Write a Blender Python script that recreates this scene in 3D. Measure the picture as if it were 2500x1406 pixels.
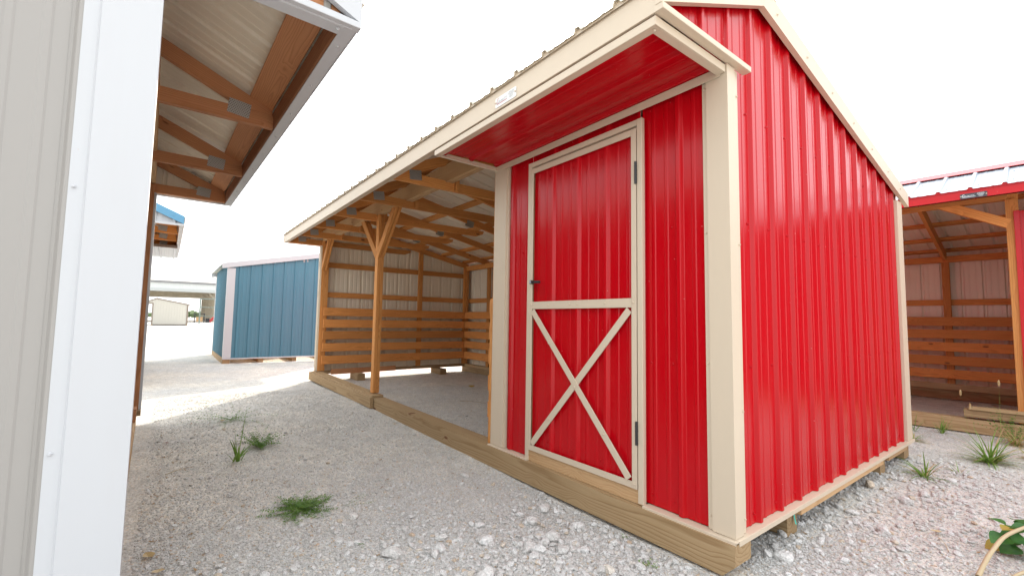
import bpy, math, random
import numpy as np
from mathutils import Vector, Matrix, noise
random.seed(7); rng=np.random.default_rng(7)
R=math.radians
scene=bpy.context.scene
for o in list(bpy.data.objects): bpy.data.objects.remove(o,do_unlink=True)
COL=scene.collection

# ---------------------------------------------------------------- camera
CAM=Vector((0.991,-1.991,0.921))
F=Vector((-0.7920,0.6061,0.0729)); Rt=Vector((0.6086,0.7933,0.0162)); 
F.normalize(); Rt=(Rt-F*Rt.dot(F)).normalized(); Up=Rt.cross(F)
cam=bpy.data.cameras.new('camera'); cam.lens=36*1095.55/2500; cam.sensor_width=36; cam.clip_start=0.02; cam.clip_end=3000
camo=bpy.data.objects.new('camera',cam); COL.objects.link(camo); scene.camera=camo
m=Matrix.Identity(4)
for i in range(3): m[i][0]=Rt[i]; m[i][1]=Up[i]; m[i][2]=-F[i]; m[i][3]=CAM[i]
camo.matrix_world=m
# ---------------------------------------------------------------- world, sun, exposure
SUN_DIR=Vector((-0.75,0.66,0)).normalized(); SUN_EL=R(24.5)
w=bpy.data.worlds.new('World'); scene.world=w; w.use_nodes=True
nt=w.node_tree; bg=nt.nodes['Background']
sky=nt.nodes.new('ShaderNodeTexSky'); sky.sky_type='NISHITA'; sky.sun_disc=False
sky.sun_elevation=SUN_EL; sky.sun_rotation=math.atan2(SUN_DIR.x,SUN_DIR.y)
sky.air_density=1.0; sky.dust_density=3.0; sky.ozone_density=1.0
hs=nt.nodes.new('ShaderNodeHueSaturation'); hs.inputs['Saturation'].default_value=0.28
nt.links.new(sky.outputs[0],hs.inputs['Color'])
# thin bright high cloud over the whole sky, whiter overhead (overcast law), mixed with the clear-sky model
tcw=nt.nodes.new('ShaderNodeTexCoord'); sxw=nt.nodes.new('ShaderNodeSeparateXYZ'); nt.links.new(tcw.outputs['Generated'],sxw.inputs[0])
mrw=nt.nodes.new('ShaderNodeMapRange'); mrw.inputs['To Min'].default_value=4.6; mrw.inputs['To Max'].default_value=8.4; nt.links.new(sxw.outputs[2],mrw.inputs[0])
cw_=nt.nodes.new('ShaderNodeVectorMath'); cw_.operation='SCALE'; cw_.inputs[0].default_value=(.945,.98,1.0); nt.links.new(mrw.outputs[0],cw_.inputs['Scale'])
mxw=nt.nodes.new('ShaderNodeMix'); mxw.data_type='RGBA'; mxw.inputs[0].default_value=.66
nt.links.new(hs.outputs[0],mxw.inputs[6]); nt.links.new(cw_.outputs[0],mxw.inputs[7]); nt.links.new(mxw.outputs[2],bg.inputs[0])
bg.inputs[1].default_value=0.15
sl=bpy.data.lights.new('sun','SUN'); sl.energy=2.8; sl.angle=R(1.0); sl.color=(1,.89,.73)
so=bpy.data.objects.new('sun',sl); COL.objects.link(so)
sd=(SUN_DIR*math.cos(SUN_EL)+Vector((0,0,math.sin(SUN_EL))))
so.rotation_euler=sd.to_track_quat('Z','Y').to_euler(); so.location=(-8,8,12)
scene.view_settings.view_transform='Standard'; scene.view_settings.look='None'
scene.view_settings.gamma=1; scene.view_settings.exposure=1.58
scene.view_settings.use_curve_mapping=False
scene.render.engine='CYCLES'
scene.cycles.max_bounces=8; scene.cycles.diffuse_bounces=5

# ---------------------------------------------------------------- materials
def mat(name,col,rough=.5,metal=0,spec=.5):
    m=bpy.data.materials.new(name); m.use_nodes=True; b=m.node_tree.nodes['Principled BSDF']
    b.inputs['Base Color'].default_value=(*col,1); b.inputs['Roughness'].default_value=rough
    b.inputs['Metallic'].default_value=metal; b.inputs['Specular IOR Level'].default_value=spec
    return m,m.node_tree,b
def N(nt,t,**k):
    n=nt.nodes.new(t)
    for a,v in k.items():
        if a.startswith('i_'): n.inputs[a[2:].replace('_',' ')].default_value=v
        else: setattr(n,a,v)
    return n
def ramp(nt,stops):
    r=nt.nodes.new('ShaderNodeValToRGB'); e=r.color_ramp.elements
    e[0].position,e[0].color=stops[0][0],(*stops[0][1],1); e[1].position,e[1].color=stops[-1][0],(*stops[-1][1],1)
    for p,c in stops[1:-1]:
        q=e.new(p); q.color=(*c,1)
    return r
def mix(nt,fac,a,b,mode='MIX'):
    n=nt.nodes.new('ShaderNodeMix'); n.data_type='RGBA'; n.blend_type=mode
    for sock,v in ((n.inputs[0],fac),(n.inputs[6],a),(n.inputs[7],b)):
        if hasattr(v,'is_linked'): nt.links.new(v,sock)
        elif isinstance(v,(int,float)): sock.default_value=v
        else: sock.default_value=(*v,1)
    return n.outputs[2]
def paint(name,col,rough=.32,bump=.25,coat=.0,dirt=.12,spec=.5):
    m,nt,b=mat(name,col,rough,spec=spec)
    tc=N(nt,'ShaderNodeTexCoord')
    n1=N(nt,'ShaderNodeTexNoise'); n1.inputs['Scale'].default_value=2.2; n1.inputs['Detail'].default_value=0
    nt.links.new(tc.outputs['Object'],n1.inputs[0])
    bp=N(nt,'ShaderNodeBump'); bp.inputs['Strength'].default_value=bump; bp.inputs['Distance'].default_value=.010
    n3=N(nt,'ShaderNodeTexNoise'); n3.inputs['Scale'].default_value=420; n3.inputs['Detail'].default_value=1
    nt.links.new(tc.outputs['Object'],n3.inputs[0])
    bp2=N(nt,'ShaderNodeBump'); bp2.inputs['Strength'].default_value=.06; bp2.inputs['Distance'].default_value=.0006
    nt.links.new(n1.outputs[0],bp.inputs['Height']); nt.links.new(n3.outputs[0],bp2.inputs['Height'])
    nt.links.new(bp.outputs[0],bp2.inputs['Normal']); nt.links.new(bp2.outputs[0],b.inputs['Normal'])
    mp=N(nt,'ShaderNodeMapping'); mp.inputs['Scale'].default_value=(9,9,1.2)
    n2=N(nt,'ShaderNodeTexNoise'); n2.inputs['Scale'].default_value=2.0; n2.inputs['Detail'].default_value=6; n2.inputs['Roughness'].default_value=.7
    nt.links.new(tc.outputs['Object'],mp.inputs[0]); nt.links.new(mp.outputs[0],n2.inputs[0])
    r=ramp(nt,[(.45,(0,0,0)),(.75,(dirt,)*3)]); nt.links.new(n2.outputs[0],r.inputs[0])
    # specks of dust stuck on the panel
    v=N(nt,'ShaderNodeTexVoronoi'); v.inputs['Scale'].default_value=22; nt.links.new(tc.outputs['Object'],v.inputs[0])
    rv=ramp(nt,[(.035,(.5,.5,.5)),(.06,(0,0,0))]); nt.links.new(v.outputs['Distance'],rv.inputs[0])
    v2=N(nt,'ShaderNodeTexWhiteNoise'); nt.links.new(v.outputs['Position'],v2.inputs[0])
    gt=N(nt,'ShaderNodeMath',operation='GREATER_THAN'); gt.inputs[1].default_value=.80; nt.links.new(v2.outputs['Value'],gt.inputs[0])
    mu=N(nt,'ShaderNodeMath',operation='MULTIPLY'); nt.links.new(gt.outputs[0],mu.inputs[0]); nt.links.new(rv.outputs[0],mu.inputs[1])
    c=mix(nt,r.outputs[0],col,(.42,.38,.34)); c=mix(nt,mu.outputs[0],c,(.50,.42,.38)); nt.links.new(c,b.inputs['Base Color'])
    mr=N(nt,'ShaderNodeMapRange'); mr.inputs['To Min'].default_value=rough-.05; mr.inputs['To Max'].default_value=rough+.14
    nt.links.new(n2.outputs[0],mr.inputs[0]); nt.links.new(mr.outputs[0],b.inputs['Roughness'])
    return m
RED=paint('red_paint',(.47,.0008,.006),.18,.26,dirt=.010,spec=.34)
TAN=paint('tan_paint',(.60,.50,.38),.42,.12,dirt=.05)
ROOFTAN=paint('tan_roof',(.50,.46,.38),.40,.2)
WHITE=paint('white_paint',(.50,.51,.53),.38,.15,dirt=.05)
TAUPE=paint('taupe_paint',(.315,.298,.28),.35,.15,dirt=.02)
BLUE=paint('blue_paint',(.060,.185,.255),.30,.45,dirt=.05)
BRIGHTBLUE=paint('bright_blue_paint',(.10,.29,.46),.4,.2,dirt=.05)
GALV=paint('pale_roof_metal',(.38,.42,.47),.28,.3,dirt=.05)
PRIMER=paint('primer_underside',(.78,.715,.60),.28,.08,dirt=.01)
CREAM=paint('cream_paint',(.46,.44,.39),.5,.1)
BROWNTRIM=paint('brown_trim_paint',(.20,.16,.13),.5,.1)
BARNWALL=paint('pale_barn_metal',(.55,.57,.56),.5,.1)
BARNIN,_,_=mat('barn_interior',(.50,.46,.38),.8)  # albedo raised so the colour itself carries the fading of distance haze
BLACK,_,_=mat('black_metal',(.02,.02,.022),.4)
def wood(name,c1,c2,c3,knot=(.15,.055,.022),rough=.72,freq=95):
    m,nt,b=mat(name,c1,rough,spec=.3)
    tc=N(nt,'ShaderNodeTexCoord'); oi=N(nt,'ShaderNodeObjectInfo')
    cb=N(nt,'ShaderNodeCombineXYZ')
    for i,k in enumerate((37.,.07,.09)):
        mm=N(nt,'ShaderNodeMath',operation='MULTIPLY'); mm.inputs[1].default_value=k; nt.links.new(oi.outputs['Random'],mm.inputs[0]); nt.links.new(mm.outputs[0],cb.inputs[i])
    ad=N(nt,'ShaderNodeVectorMath',operation='ADD'); nt.links.new(tc.outputs['Object'],ad.inputs[0]); nt.links.new(cb.outputs[0],ad.inputs[1])
    # knots
    mk=N(nt,'ShaderNodeMapping'); mk.inputs['Scale'].default_value=(3.0,8,2.5)
    nt.links.new(ad.outputs[0],mk.inputs[0])
    v=N(nt,'ShaderNodeTexVoronoi'); v.inputs['Scale'].default_value=1; nt.links.new(mk.outputs[0],v.inputs[0])
    kn=ramp(nt,[(.0,(1,1,1)),(.075,(.9,.9,.9)),(.115,(0,0,0))]); nt.links.new(v.outputs['Distance'],kn.inputs[0])
    kw=ramp(nt,[(.02,(1,1,1)),(.30,(0,0,0))]); nt.links.new(v.outputs['Distance'],kw.inputs[0])
    # rings distorted along the length
    mp=N(nt,'ShaderNodeMapping'); mp.inputs['Scale'].default_value=(.55,5,5); nt.links.new(ad.outputs[0],mp.inputs[0])
    n=N(nt,'ShaderNodeTexNoise'); n.inputs['Scale'].default_value=1.6; n.inputs['Detail'].default_value=3; nt.links.new(mp.outputs[0],n.inputs[0])
    sx=N(nt,'ShaderNodeSeparateXYZ'); nt.links.new(ad.outputs[0],sx.inputs[0])
    def mth(op,a,bb=None):
        q=N(nt,'ShaderNodeMath',operation=op)
        for i,x in enumerate((a,bb)):
            if x is None: continue
            if isinstance(x,(int,float)): q.inputs[i].default_value=x
            else: nt.links.new(x,q.inputs[i])
        return q.outputs[0]
    y2=mth('POWER',mth('ADD',sx.outputs[1],-.035),2); z2=mth('POWER',mth('ADD',sx.outputs[2],-.045),2)
    rad=mth('SQRT',mth('ADD',y2,z2))
    rad=mth('ADD',rad,mth('MULTIPLY',n.outputs[0],.085))
    rad=mth('ADD',rad,mth('MULTIPLY',kw.outputs[0],.03))
    fr=mth('FRACT',mth('MULTIPLY',rad,freq))
    rr=ramp(nt,[(0,(0,0,0)),(.55,(.35,.35,.35)),(.82,(1,1,1)),(1,(0,0,0))]); nt.links.new(fr,rr.inputs[0])
    # fine fibre
    mf=N(nt,'ShaderNodeMapping'); mf.inputs['Scale'].default_value=(6,160,160); nt.links.new(ad.outputs[0],mf.inputs[0])
    nf=N(nt,'ShaderNodeTexNoise'); nf.inputs['Scale'].default_value=1; nf.inputs['Detail'].default_value=3; nt.links.new(mf.outputs[0],nf.inputs[0])
    nl=N(nt,'ShaderNodeTexNoise'); nl.inputs['Scale'].default_value=2.5; nl.inputs['Detail'].default_value=3; nt.links.new(ad.outputs[0],nl.inputs[0])
    base=mix(nt,nl.outputs[0],c1,c3)
    c=mix(nt,mth('MULTIPLY',rr.outputs[0],.62),base,c2)
    c=mix(nt,mth('MULTIPLY',nf.outputs[0],.35),c,c2)
    sc_=N(nt,'ShaderNodeSeparateColor'); nt.links.new(v.outputs['Color'],sc_.inputs[0])
    gtk=mth('GREATER_THAN',sc_.outputs[0],.5)
    c=mix(nt,mth('MULTIPLY',kn.outputs[0],gtk),c,knot)
    hv=N(nt,'ShaderNodeHueSaturation'); nt.links.new(c,hv.inputs['Color'])
    vr=mth('ADD',mth('MULTIPLY',oi.outputs['Random'],.34),.82); nt.links.new(vr,hv.inputs['Value'])
    nt.links.new(hv.outputs[0],b.inputs['Base Color'])
    bp=N(nt,'ShaderNodeBump'); bp.inputs['Strength'].default_value=.25; bp.inputs['Distance'].default_value=.003
    nt.links.new(mth('ADD',rr.outputs[0],nf.outputs[0]),bp.inputs['Height']); nt.links.new(bp.outputs[0],b.inputs['Normal'])
    return m
PINE=wood('pine',(.74,.36,.12),(.38,.135,.032),(.64,.28,.08))
REDPINE=wood('red_pine',(.56,.28,.14),(.29,.11,.045),(.48,.22,.10))
TREATED=wood('treated_pine',(.46,.33,.19),(.21,.115,.045),(.38,.27,.145),freq=55)
KICKPINE=wood('kick_board_pine',(.78,.36,.115),(.38,.13,.03),(.66,.27,.075))
DARKPINE=wood('brown_pine',(.34,.16,.08),(.17,.06,.025),(.28,.12,.055))
PALEPINE=wood('pale_pine',(.60,.42,.24),(.42,.23,.10),(.56,.36,.19),freq=80)
def plate_mat():
    m,nt,b=mat('truss_plate_steel',(.36,.37,.37),.45,.5)
    tc=N(nt,'ShaderNodeTexCoord'); mp=N(nt,'ShaderNodeMapping'); mp.inputs['Scale'].default_value=(45,80,1)
    br=N(nt,'ShaderNodeTexBrick'); br.inputs['Color1'].default_value=(.10,.09,.08,1); br.inputs['Color2'].default_value=(.16,.14,.12,1); br.inputs['Mortar'].default_value=(.42,.43,.43,1)
    br.inputs['Scale'].default_value=1; br.inputs['Mortar Size'].default_value=.17; br.inputs['Brick Width'].default_value=.55; br.inputs['Row Height'].default_value=.8
    nt.links.new(tc.outputs['Object'],mp.inputs[0]); nt.links.new(mp.outputs[0],br.inputs[0]); nt.links.new(br.outputs[0],b.inputs['Base Color'])
    return m
PLATE=plate_mat()
def leafmat(name,c1,c2):
    m,nt,b=mat(name,c1,.5,spec=.4)
    oi=N(nt,'ShaderNodeTexCoord'); n=N(nt,'ShaderNodeTexNoise'); n.inputs['Scale'].default_value=25; nt.links.new(oi.outputs['Object'],n.inputs[0])
    r=ramp(nt,[(.35,c1),(.65,c2)]); nt.links.new(n.outputs[0],r.inputs[0]); nt.links.new(r.outputs[0],b.inputs['Base Color'])
    tr=N(nt,'ShaderNodeBsdfTranslucent'); nt.links.new(r.outputs[0],tr.inputs[0]); ms=N(nt,'ShaderNodeMixShader'); ms.inputs[0].default_value=.35
    out=nt.nodes['Material Output']; nt.links.new(b.outputs[0],ms.inputs[1]); nt.links.new(tr.outputs[0],ms.inputs[2]); nt.links.new(ms.outputs[0],out.inputs[0])
    return m
GRASS=leafmat('grass_blade',(.14,.27,.04),(.24,.37,.07)); WEED=leafmat('weed_leaf',(.09,.19,.03),(.17,.29,.05))
DRY=leafmat('dry_grass',(.50,.36,.17),(.62,.48,.27)); BIGLEAF=leafmat('broad_leaf',(.04,.15,.03),(.075,.22,.04))
YLEAF=leafmat('yellowing_leaf',(.42,.34,.05),(.50,.30,.07)); STEM,_,_=mat('dry_stem',(.46,.36,.22),.7)
def stonemat(name,cols,sc=6):
    m,nt,b=mat(name,(.5,.5,.5),.9,spec=.2)
    tc=N(nt,'ShaderNodeTexCoord'); at=N(nt,'ShaderNodeAttribute',attribute_type='INSTANCER',attribute_name='tint'); oi=N(nt,'ShaderNodeObjectInfo')
    wn=N(nt,'ShaderNodeMath',operation='ADD'); nt.links.new(at.outputs['Fac'],wn.inputs[0]); nt.links.new(oi.outputs['Random'],wn.inputs[1])
    fr=N(nt,'ShaderNodeMath',operation='FRACT'); nt.links.new(wn.outputs[0],fr.inputs[0])
    r=ramp(nt,cols); nt.links.new(fr.outputs[0],r.inputs[0])
    n=N(nt,'ShaderNodeTexNoise'); n.inputs['Scale'].default_value=sc; n.inputs['Detail'].default_value=6; nt.links.new(tc.outputs['Object'],n.inputs[0])
    r2=ramp(nt,[(.3,(.72,.72,.72)),(.7,(1.08,1.08,1.08))]); nt.links.new(n.outputs[0],r2.inputs[0])
    c=mix(nt,1.0,r.outputs[0],r2.outputs[0],'MULTIPLY'); nt.links.new(c,b.inputs['Base Color'])
    bp=N(nt,'ShaderNodeBump'); bp.inputs['Strength'].default_value=.5; bp.inputs['Distance'].default_value=.05; nt.links.new(n.outputs[0],bp.inputs['Height']); nt.links.new(bp.outputs[0],b.inputs['Normal'])
    return m
GC=[(0,(.58,.56,.535)),(.3,(.66,.64,.615)),(.6,(.72,.705,.685)),(.90,(.77,.76,.745)),(.96,(.66,.57,.46)),(1,(.62,.48,.36))]
STONE=stonemat('limestone',GC)

# ---------------------------------------------------------------- object helpers
SHEDM={}
def link(o,parent=None,M=None):
    COL.objects.link(o)
    M=M or Matrix.Identity(4); SHEDM[o.name]=(M if parent is None or parent.type=='EMPTY' else M)
    if parent:
        o.parent=parent
        if parent.type=='EMPTY': o.matrix_basis=M
        else: o.matrix_basis=SHEDM[parent.name].inverted()@M
    else: o.matrix_basis=M
    return o
def mesh(name,vs,fs,mats,parent=None,M=None,mi=None):
    me=bpy.data.meshes.new(name); me.from_pydata(vs,[],fs)
    for mm in (mats if isinstance(mats,(list,tuple)) else [mats]): me.materials.append(mm)
    if mi is not None: me.polygons.foreach_set('material_index',mi)
    me.update(); o=bpy.data.objects.new(name,me); return link(o,parent,M)
def thing(name,label,cat,loc=(0,0,0),rz=0,group=None):
    o=bpy.data.objects.new(name,None); o.empty_display_size=.2; COL.objects.link(o)
    o.location=loc; o.rotation_euler=(0,0,rz); o['label']=label; o['category']=cat
    if group: o['group']=group
    return o
def tag(o,label,cat,group=None):
    o['label']=label; o['category']=cat
    if group: o['group']=group
    return o
def axes(O,X,Y,Z):
    M=Matrix.Identity(4)
    for i in range(3): M[i][0]=X[i]; M[i][1]=Y[i]; M[i][2]=Z[i]; M[i][3]=O[i]
    return M
def board(name,a,b,w,t,mt,parent,up=(0,0,1),c=.003):
    """member of length |ab|, height w along 'up', thickness t; local X runs along the grain"""
    a=Vector(a); b=Vector(b); X=b-a; L=X.length; X.normalize(); u=Vector(up); Y=(u-X*u.dot(X)).normalized(); Z=X.cross(Y)
    c=min(c,w*.3,t*.3); hw,ht=w/2,t/2
    sec=[(hw-c,-ht),(hw,-ht+c),(hw,ht-c),(hw-c,ht),(-hw+c,ht),(-hw,ht-c),(-hw,-ht+c),(-hw+c,-ht)]
    vs=[(0,p,q) for p,q in sec]+[(L,p,q) for p,q in sec]
    fs=[tuple(range(8)),tuple(range(15,7,-1))]+[(i,i+8,(i+1)%8+8,(i+1)%8) for i in range(8)]
    fs=[f[::-1] for f in fs]
    return mesh(name,vs,fs,mt,parent,axes(a,X,Y,Z))
def box(name,x0,x1,y0,y1,z0,z1,mt,parent,c=.002):
    dx,dy,dz=x1-x0,y1-y0,z1-z0; cx,cy,cz=(x0+x1)/2,(y0+y1)/2,(z0+z1)/2
    if dx>=dy and dx>=dz: return board(name,(x0,cy,cz),(x1,cy,cz),dz,dy,mt,parent,(0,0,1),c)
    if dy>=dz: return board(name,(cx,y0,cz),(cx,y1,cz),dz,dx,mt,parent,(0,0,1),c)
    return board(name,(cx,cy,z0),(cx,cy,z1),dx,dy,mt,parent,(1,0,0),c)
def prism(name,poly,O,X,Y,t,mt,parent):
    """polygon in (X,Y) plane from O, extruded +-t/2 along X x Y"""
    X=Vector(X).normalized(); Y=Vector(Y).normalized(); Z=X.cross(Y)
    n=len(poly); ar=sum(poly[i][0]*poly[(i+1)%n][1]-poly[(i+1)%n][0]*poly[i][1] for i in range(n))
    if ar<0: poly=poly[::-1]
    vs=[(p[0],p[1],-t/2) for p in poly]+[(p[0],p[1],t/2) for p in poly]
    fs=[tuple(range(n))[::-1],tuple(range(n,2*n))]+[(i,(i+1)%n,(i+1)%n+n,i+n) for i in range(n)]
    return mesh(name,vs,fs,mt,parent,axes(Vector(O),X,Y,Z))
def prism_yz(name,poly,x,t,mt,parent,along=None):
    """polygon given in (y,z); grain along first edge"""
    p0=Vector((0,poly[0][0],poly[0][1])); p1=Vector((0,poly[1][0],poly[1][1])); X=(p1-p0).normalized(); Y=Vector((1,0,0)).cross(X)
    pl=[((Vector((0,a,b))-p0).dot(X),(Vector((0,a,b))-p0).dot(Y)) for a,b in poly]
    return prism(name,pl,(x,p0.y,p0.z),X,Y,t,mt,parent)
PER=.2286
def profile(s0,s1,phase,extra=()):
    pts={}
    k0=math.floor((s0-phase)/PER)-1; k1=math.ceil((s1-phase)/PER)+1
    raw=[]
    for k in range(k0,k1+1):
        c=phase+k*PER
        raw+=[(c-.024,0),(c-.021,.002),(c-.012,.017),(c-.009,.019),(c+.009,.019),(c+.012,.017),(c+.021,.002),(c+.024,0)]
        for q in (.0762,.1524): raw+=[(c+q-.013,0),(c+q-.007,.0026),(c+q+.007,.0026),(c+q+.013,0)]
    xs=[r[0] for r in raw]; ds=[r[1] for r in raw]
    S=[s0]+[x for x in xs if s0+1e-4<x<s1-1e-4]+[e for e in extra if s0+1e-4<e<s1-1e-4]+[s1]; S=sorted(S)
    return [(s,float(np.interp(s,xs,ds))) for s in S]
def sheet(parent,O,U,V,Nn,s0,s1,lo,hi,phase,mo,mi,name='wall_panel',extra=(),width=PER*4):
    """ribbed sheet metal in 3-foot sheets, each an object"""
    O,U,V,Nn=map(Vector,(O,U,V,Nn)); f=lambda g,s: g(s) if callable(g) else g
    cuts=[s0]; k=math.floor((s0-phase)/width)
    while True:
        k+=1; c=phase+k*width+.03
        if c>=s1-.03: break
        if c>s0+.05: cuts.append(c)
    cuts.append(s1); out=[]
    for j,(a,b) in enumerate(zip(cuts,cuts[1:])):
        pr=profile(a,b,phase,extra); n=len(pr); off=.0006*(j%2); T=.0014
        vs=[];fs=[];ms=[]
        for lay in (0,1):
            for s,d in pr:
                for g in (lo,hi):
                    vs.append(tuple(O+U*s+V*f(g,s)+Nn*(d+off-lay*T)))
        flip=U.cross(V).dot(Nn)<0
        def add(q,mm):
            fs.append(q[::-1] if flip else q); ms.append(mm)
        for i in range(n-1):
            add((2*i,2*i+2,2*i+3,2*i+1),0); o2=2*n; add((o2+2*i+1,o2+2*i+3,o2+2*i+2,o2+2*i),1)
            add((2*i+o2,2*i+2+o2,2*i+2,2*i),0); add((2*i+1,2*i+3,2*i+3+o2,2*i+1+o2),0)
        out.append(mesh(name,vs,fs,[mo,mi],parent,None,ms))
    return out
def screws(parent,pts,nrm,mt,r=.0065,name='screws'):
    vs=[];fs=[]
    for p,nn in zip(pts,nrm if isinstance(nrm,list) else [nrm]*len(pts)):
        p=Vector(p); Z=Vector(nn).normalized(); X=Z.orthogonal().normalized(); Y=Z.cross(X); b=len(vs)
        for rr,h in ((r,.0),(r,.002),(r*.62,.003),(r*.5,.007)):
            for i in range(6):
                a=i*math.pi/3; vs.append(tuple(p+X*math.cos(a)*rr+Y*math.sin(a)*rr+Z*h))
        for l in range(3):
            for i in range(6): fs.append((b+l*6+i,b+l*6+(i+1)%6,b+l*6+6+(i+1)%6,b+l*6+6+i))
        fs.append(tuple(b+18+i for i in range(6)))
    o=mesh(name,vs,fs,mt,parent); o['kind']='stuff'; return o

# ---------------------------------------------------------------- the shed builder
SF,SB,RY=.44,.208,.342
def shed(label,group,loc,rz,P):
    T=thing('run_in_shed',label,'shed',loc,rz,group)
    x0,x1=P['x0'],P['x1']; ov=P.get('ov',.547); D=3.0
    wallm,trim,roofm,fasc=P['wall'],P['trim'],P['roof'],P.get('fascia',P['trim']); inner=P.get('inner',PRIMER)
    rake=P.get('rake',trim); cheap=P.get('cheap',False); wood_=P.get('wood',PINE)
    zr=2.547; 
    rb=lambda y: zr-SF*(RY-y) if y<RY else zr-SB*(y-RY)      # underside of rake trim
    ze=rb(-ov)                                                # about 2.15
    rt=lambda y: rb(y)+.105                                   # roof sheet
    # --- roof sheets: front and back slope
    nF=Vector((0,-SF,1)).normalized(); vF=Vector((0,1,SF)).normalized(); LF=(RY+ov+.02)*math.hypot(1,SF)
    nB=Vector((0,SB,1)).normalized(); vB=Vector((0,1,-SB)).normalized(); LB=(D+.10-RY)*math.hypot(1,SB)
    ph=P.get('roofphase',.05)
    sheet(T,(0,-ov-.02,rt(-ov-.02)),(1,0,0),vF,nF,x0-.012,x1+.012,0,LF,ph,roofm,inner,'roof_panel')
    sheet(T,(0,RY,rt(RY)),(1,0,0),vB,nB,x0-.012,x1+.012,.001,LB,ph,roofm,inner,'roof_panel')
    if not cheap:
        pr=profile(x0,x1,ph); yy=-ov-.010; zz=rt(yy); vs=[];fs=[]
        for s_,d_ in pr: vs+=[(s_,yy,zz-.012),(s_,yy,zz+d_-.002)]
        fs=[(2*i,2*i+2,2*i+3,2*i+1) for i in range(len(pr)-1)]
        k_=len(vs); vs+=[(a,b+.02,c) for a,b,c in vs[:]]; fs+=[(k_+2*i+1,k_+2*i+3,k_+2*i+2,k_+2*i) for i in range(len(pr)-1)]+[(2*i+1,2*i+3,k_+2*i+3,k_+2*i+1) for i in range(len(pr)-1)]
        mesh('closure_strip',vs,fs,P.get('closure',fasc),T)
    rp=[]
    for k in range(int((x1-x0)/PER)+1):
        xx=x0+.1+k*PER
        for yy in (-ov+.12,.0,.25): rp.append((xx,yy,rt(yy)))
        for yy in (.9,1.5,2.1,2.7): rp.append((xx,yy,rt(yy)))
    if not cheap: screws(T,rp,(0,0,1),roofm)
    prism_yz('ridge_cap',[(RY-.16,rt(RY-.16)+.018),(RY-.165,rt(RY-.16)+.022),(RY,rt(RY)+.034),(RY+.165,rt(RY+.16)+.022),(RY+.16,rt(RY+.16)+.018),(RY,rt(RY)+.028)],(x0+x1)/2,x1-x0+.05,rake,T)
    # --- fascia and its bottom flange
    fb=P.get('fb',-.025); fl=P.get('fl',.05)
    segs=[x0]+P.get('fascia_seams',[])+[x1]
    for a,b in zip(segs,segs[1:]):
        box('fascia',a+.001,b-.001,-ov,-ov+.006,ze+fb,ze+.098,fasc,T,.001)
        box('fascia_flange',a+.001,b-.001,-ov+.007,-ov+fl,ze+fb,ze+fb+.004,fasc,T,.001)
    if not cheap: screws(T,[(x0+.15+i*.42,-ov+fl*.55,ze+fb-.001) for i in range(int((x1-x0)/.42))],(0,0,-1),fasc)
    box('sub_fascia_board',x0+.03,x1-.03,-ov+.008+(fl-.05),-ov+.045+(fl-.05)+.012,max(fb+ze,ze-.018),ze+.094,P.get('subwood',REDPINE),T)
    # --- rakes
    for xe,sg in ((x0,-1),(x1,1)):
        xa=xe+sg*.012
        prism_yz('rake_trim',[(-ov-.004,rb(-ov)),(RY,zr),(RY,zr+.117),(-ov-.004,rb(-ov)+.117)],xa,.028,rake,T)
        prism_yz('rake_trim',[(RY+.0015,zr),(D+.11,rb(D+.11)),(D+.11,rb(D+.11)+.117),(RY+.0015,zr+.117)],xa,.028,rake,T)
        if not cheap:
            screws(T,[(xe+sg*.026,y,rb(y)+.055) for y in (-.42,-.12,.2,.5,.9,1.3,1.7,2.1,2.5,2.85)],(sg,0,0),rake,.008)
        # gable cladding
        Ox=xe-sg*.030
        lo=lambda y:0.0
        hi=lambda y: rb(y)+.098
        g0,g1=.028,D-.03
        phg=P.get('gphase',.2741)
        sheet(T,(Ox,0,0),(0,1,0),(0,0,1),(sg,0,0),g0,g1,lo,hi,phg,wallm,inner,'wall_panel',extra=(RY,))
        sheet(T,(Ox+sg*.0008,0,0),(0,1,0),(0,0,1),(sg,0,0),-ov+.02,.0275,ze-.0,hi,phg,P.get('tip',wallm),inner,'gable_tip_panel')
        if not cheap:
            pts=[]
            for z in (.045,.72,1.41,1.96):
                for k in range(12):
                    y=phg+k*PER-.045
                    if .12<y<2.85 and z<rb(y)-.03: pts.append((Ox+sg*.001,y,z))
            screws(T,pts,(sg,0,0),wallm,.006)
        # overhang flashing & base trim
        box('overhang_flashing',min(xe-sg*.01,xe+sg*.032),max(xe-sg*.01,xe+sg*.032),-ov-.002,.17 if P.get('soffit_at')==xe else .02,ze-.026,ze+.001,fasc,T)
        if not cheap:
          box('base_trim',min(xe-sg*.05,xe+sg*.012),max(xe-sg*.05,xe+sg*.012),.0,D,-.012,-.002,trim,T)
          box('base_trim_lip',min(xe+sg*.0125,xe+sg*.015),max(xe+sg*.0125,xe+sg*.015),.0,D,-.024,-.002,trim,T,.0008)
        # corner trims
        q=sg
        if P.get('front_corner',True):
            def cp(pts): return [((xe if q>0 else xe)+q*a,b) for a,b in pts]
            ztop=ze-.03
            cw=P.get('cw',.111); pl=cp([(0,0),(0,cw-.04),(-.009,cw-.034),(-.009,cw),(-.026,cw),(-.026,.028),(-.13,.028),(-.13,.012),(-.105,.012),(-.105,0)])
            prism('corner_trim',[(a,b) for a,b in pl],(0,0,(ztop)/2),(1,0,0),(0,1,0),ztop,trim,T)
            if not cheap:
                screws(T,[(xe-q*.118,.012,z) for z in (.06,.74,1.35,2.05)],(0,-1,0),trim,.006)
                screws(T,[(xe-q*.009,cw-.012,z) for z in (.06,.53,1.29,2.0)],(q,0,0),trim,.006)
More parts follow.
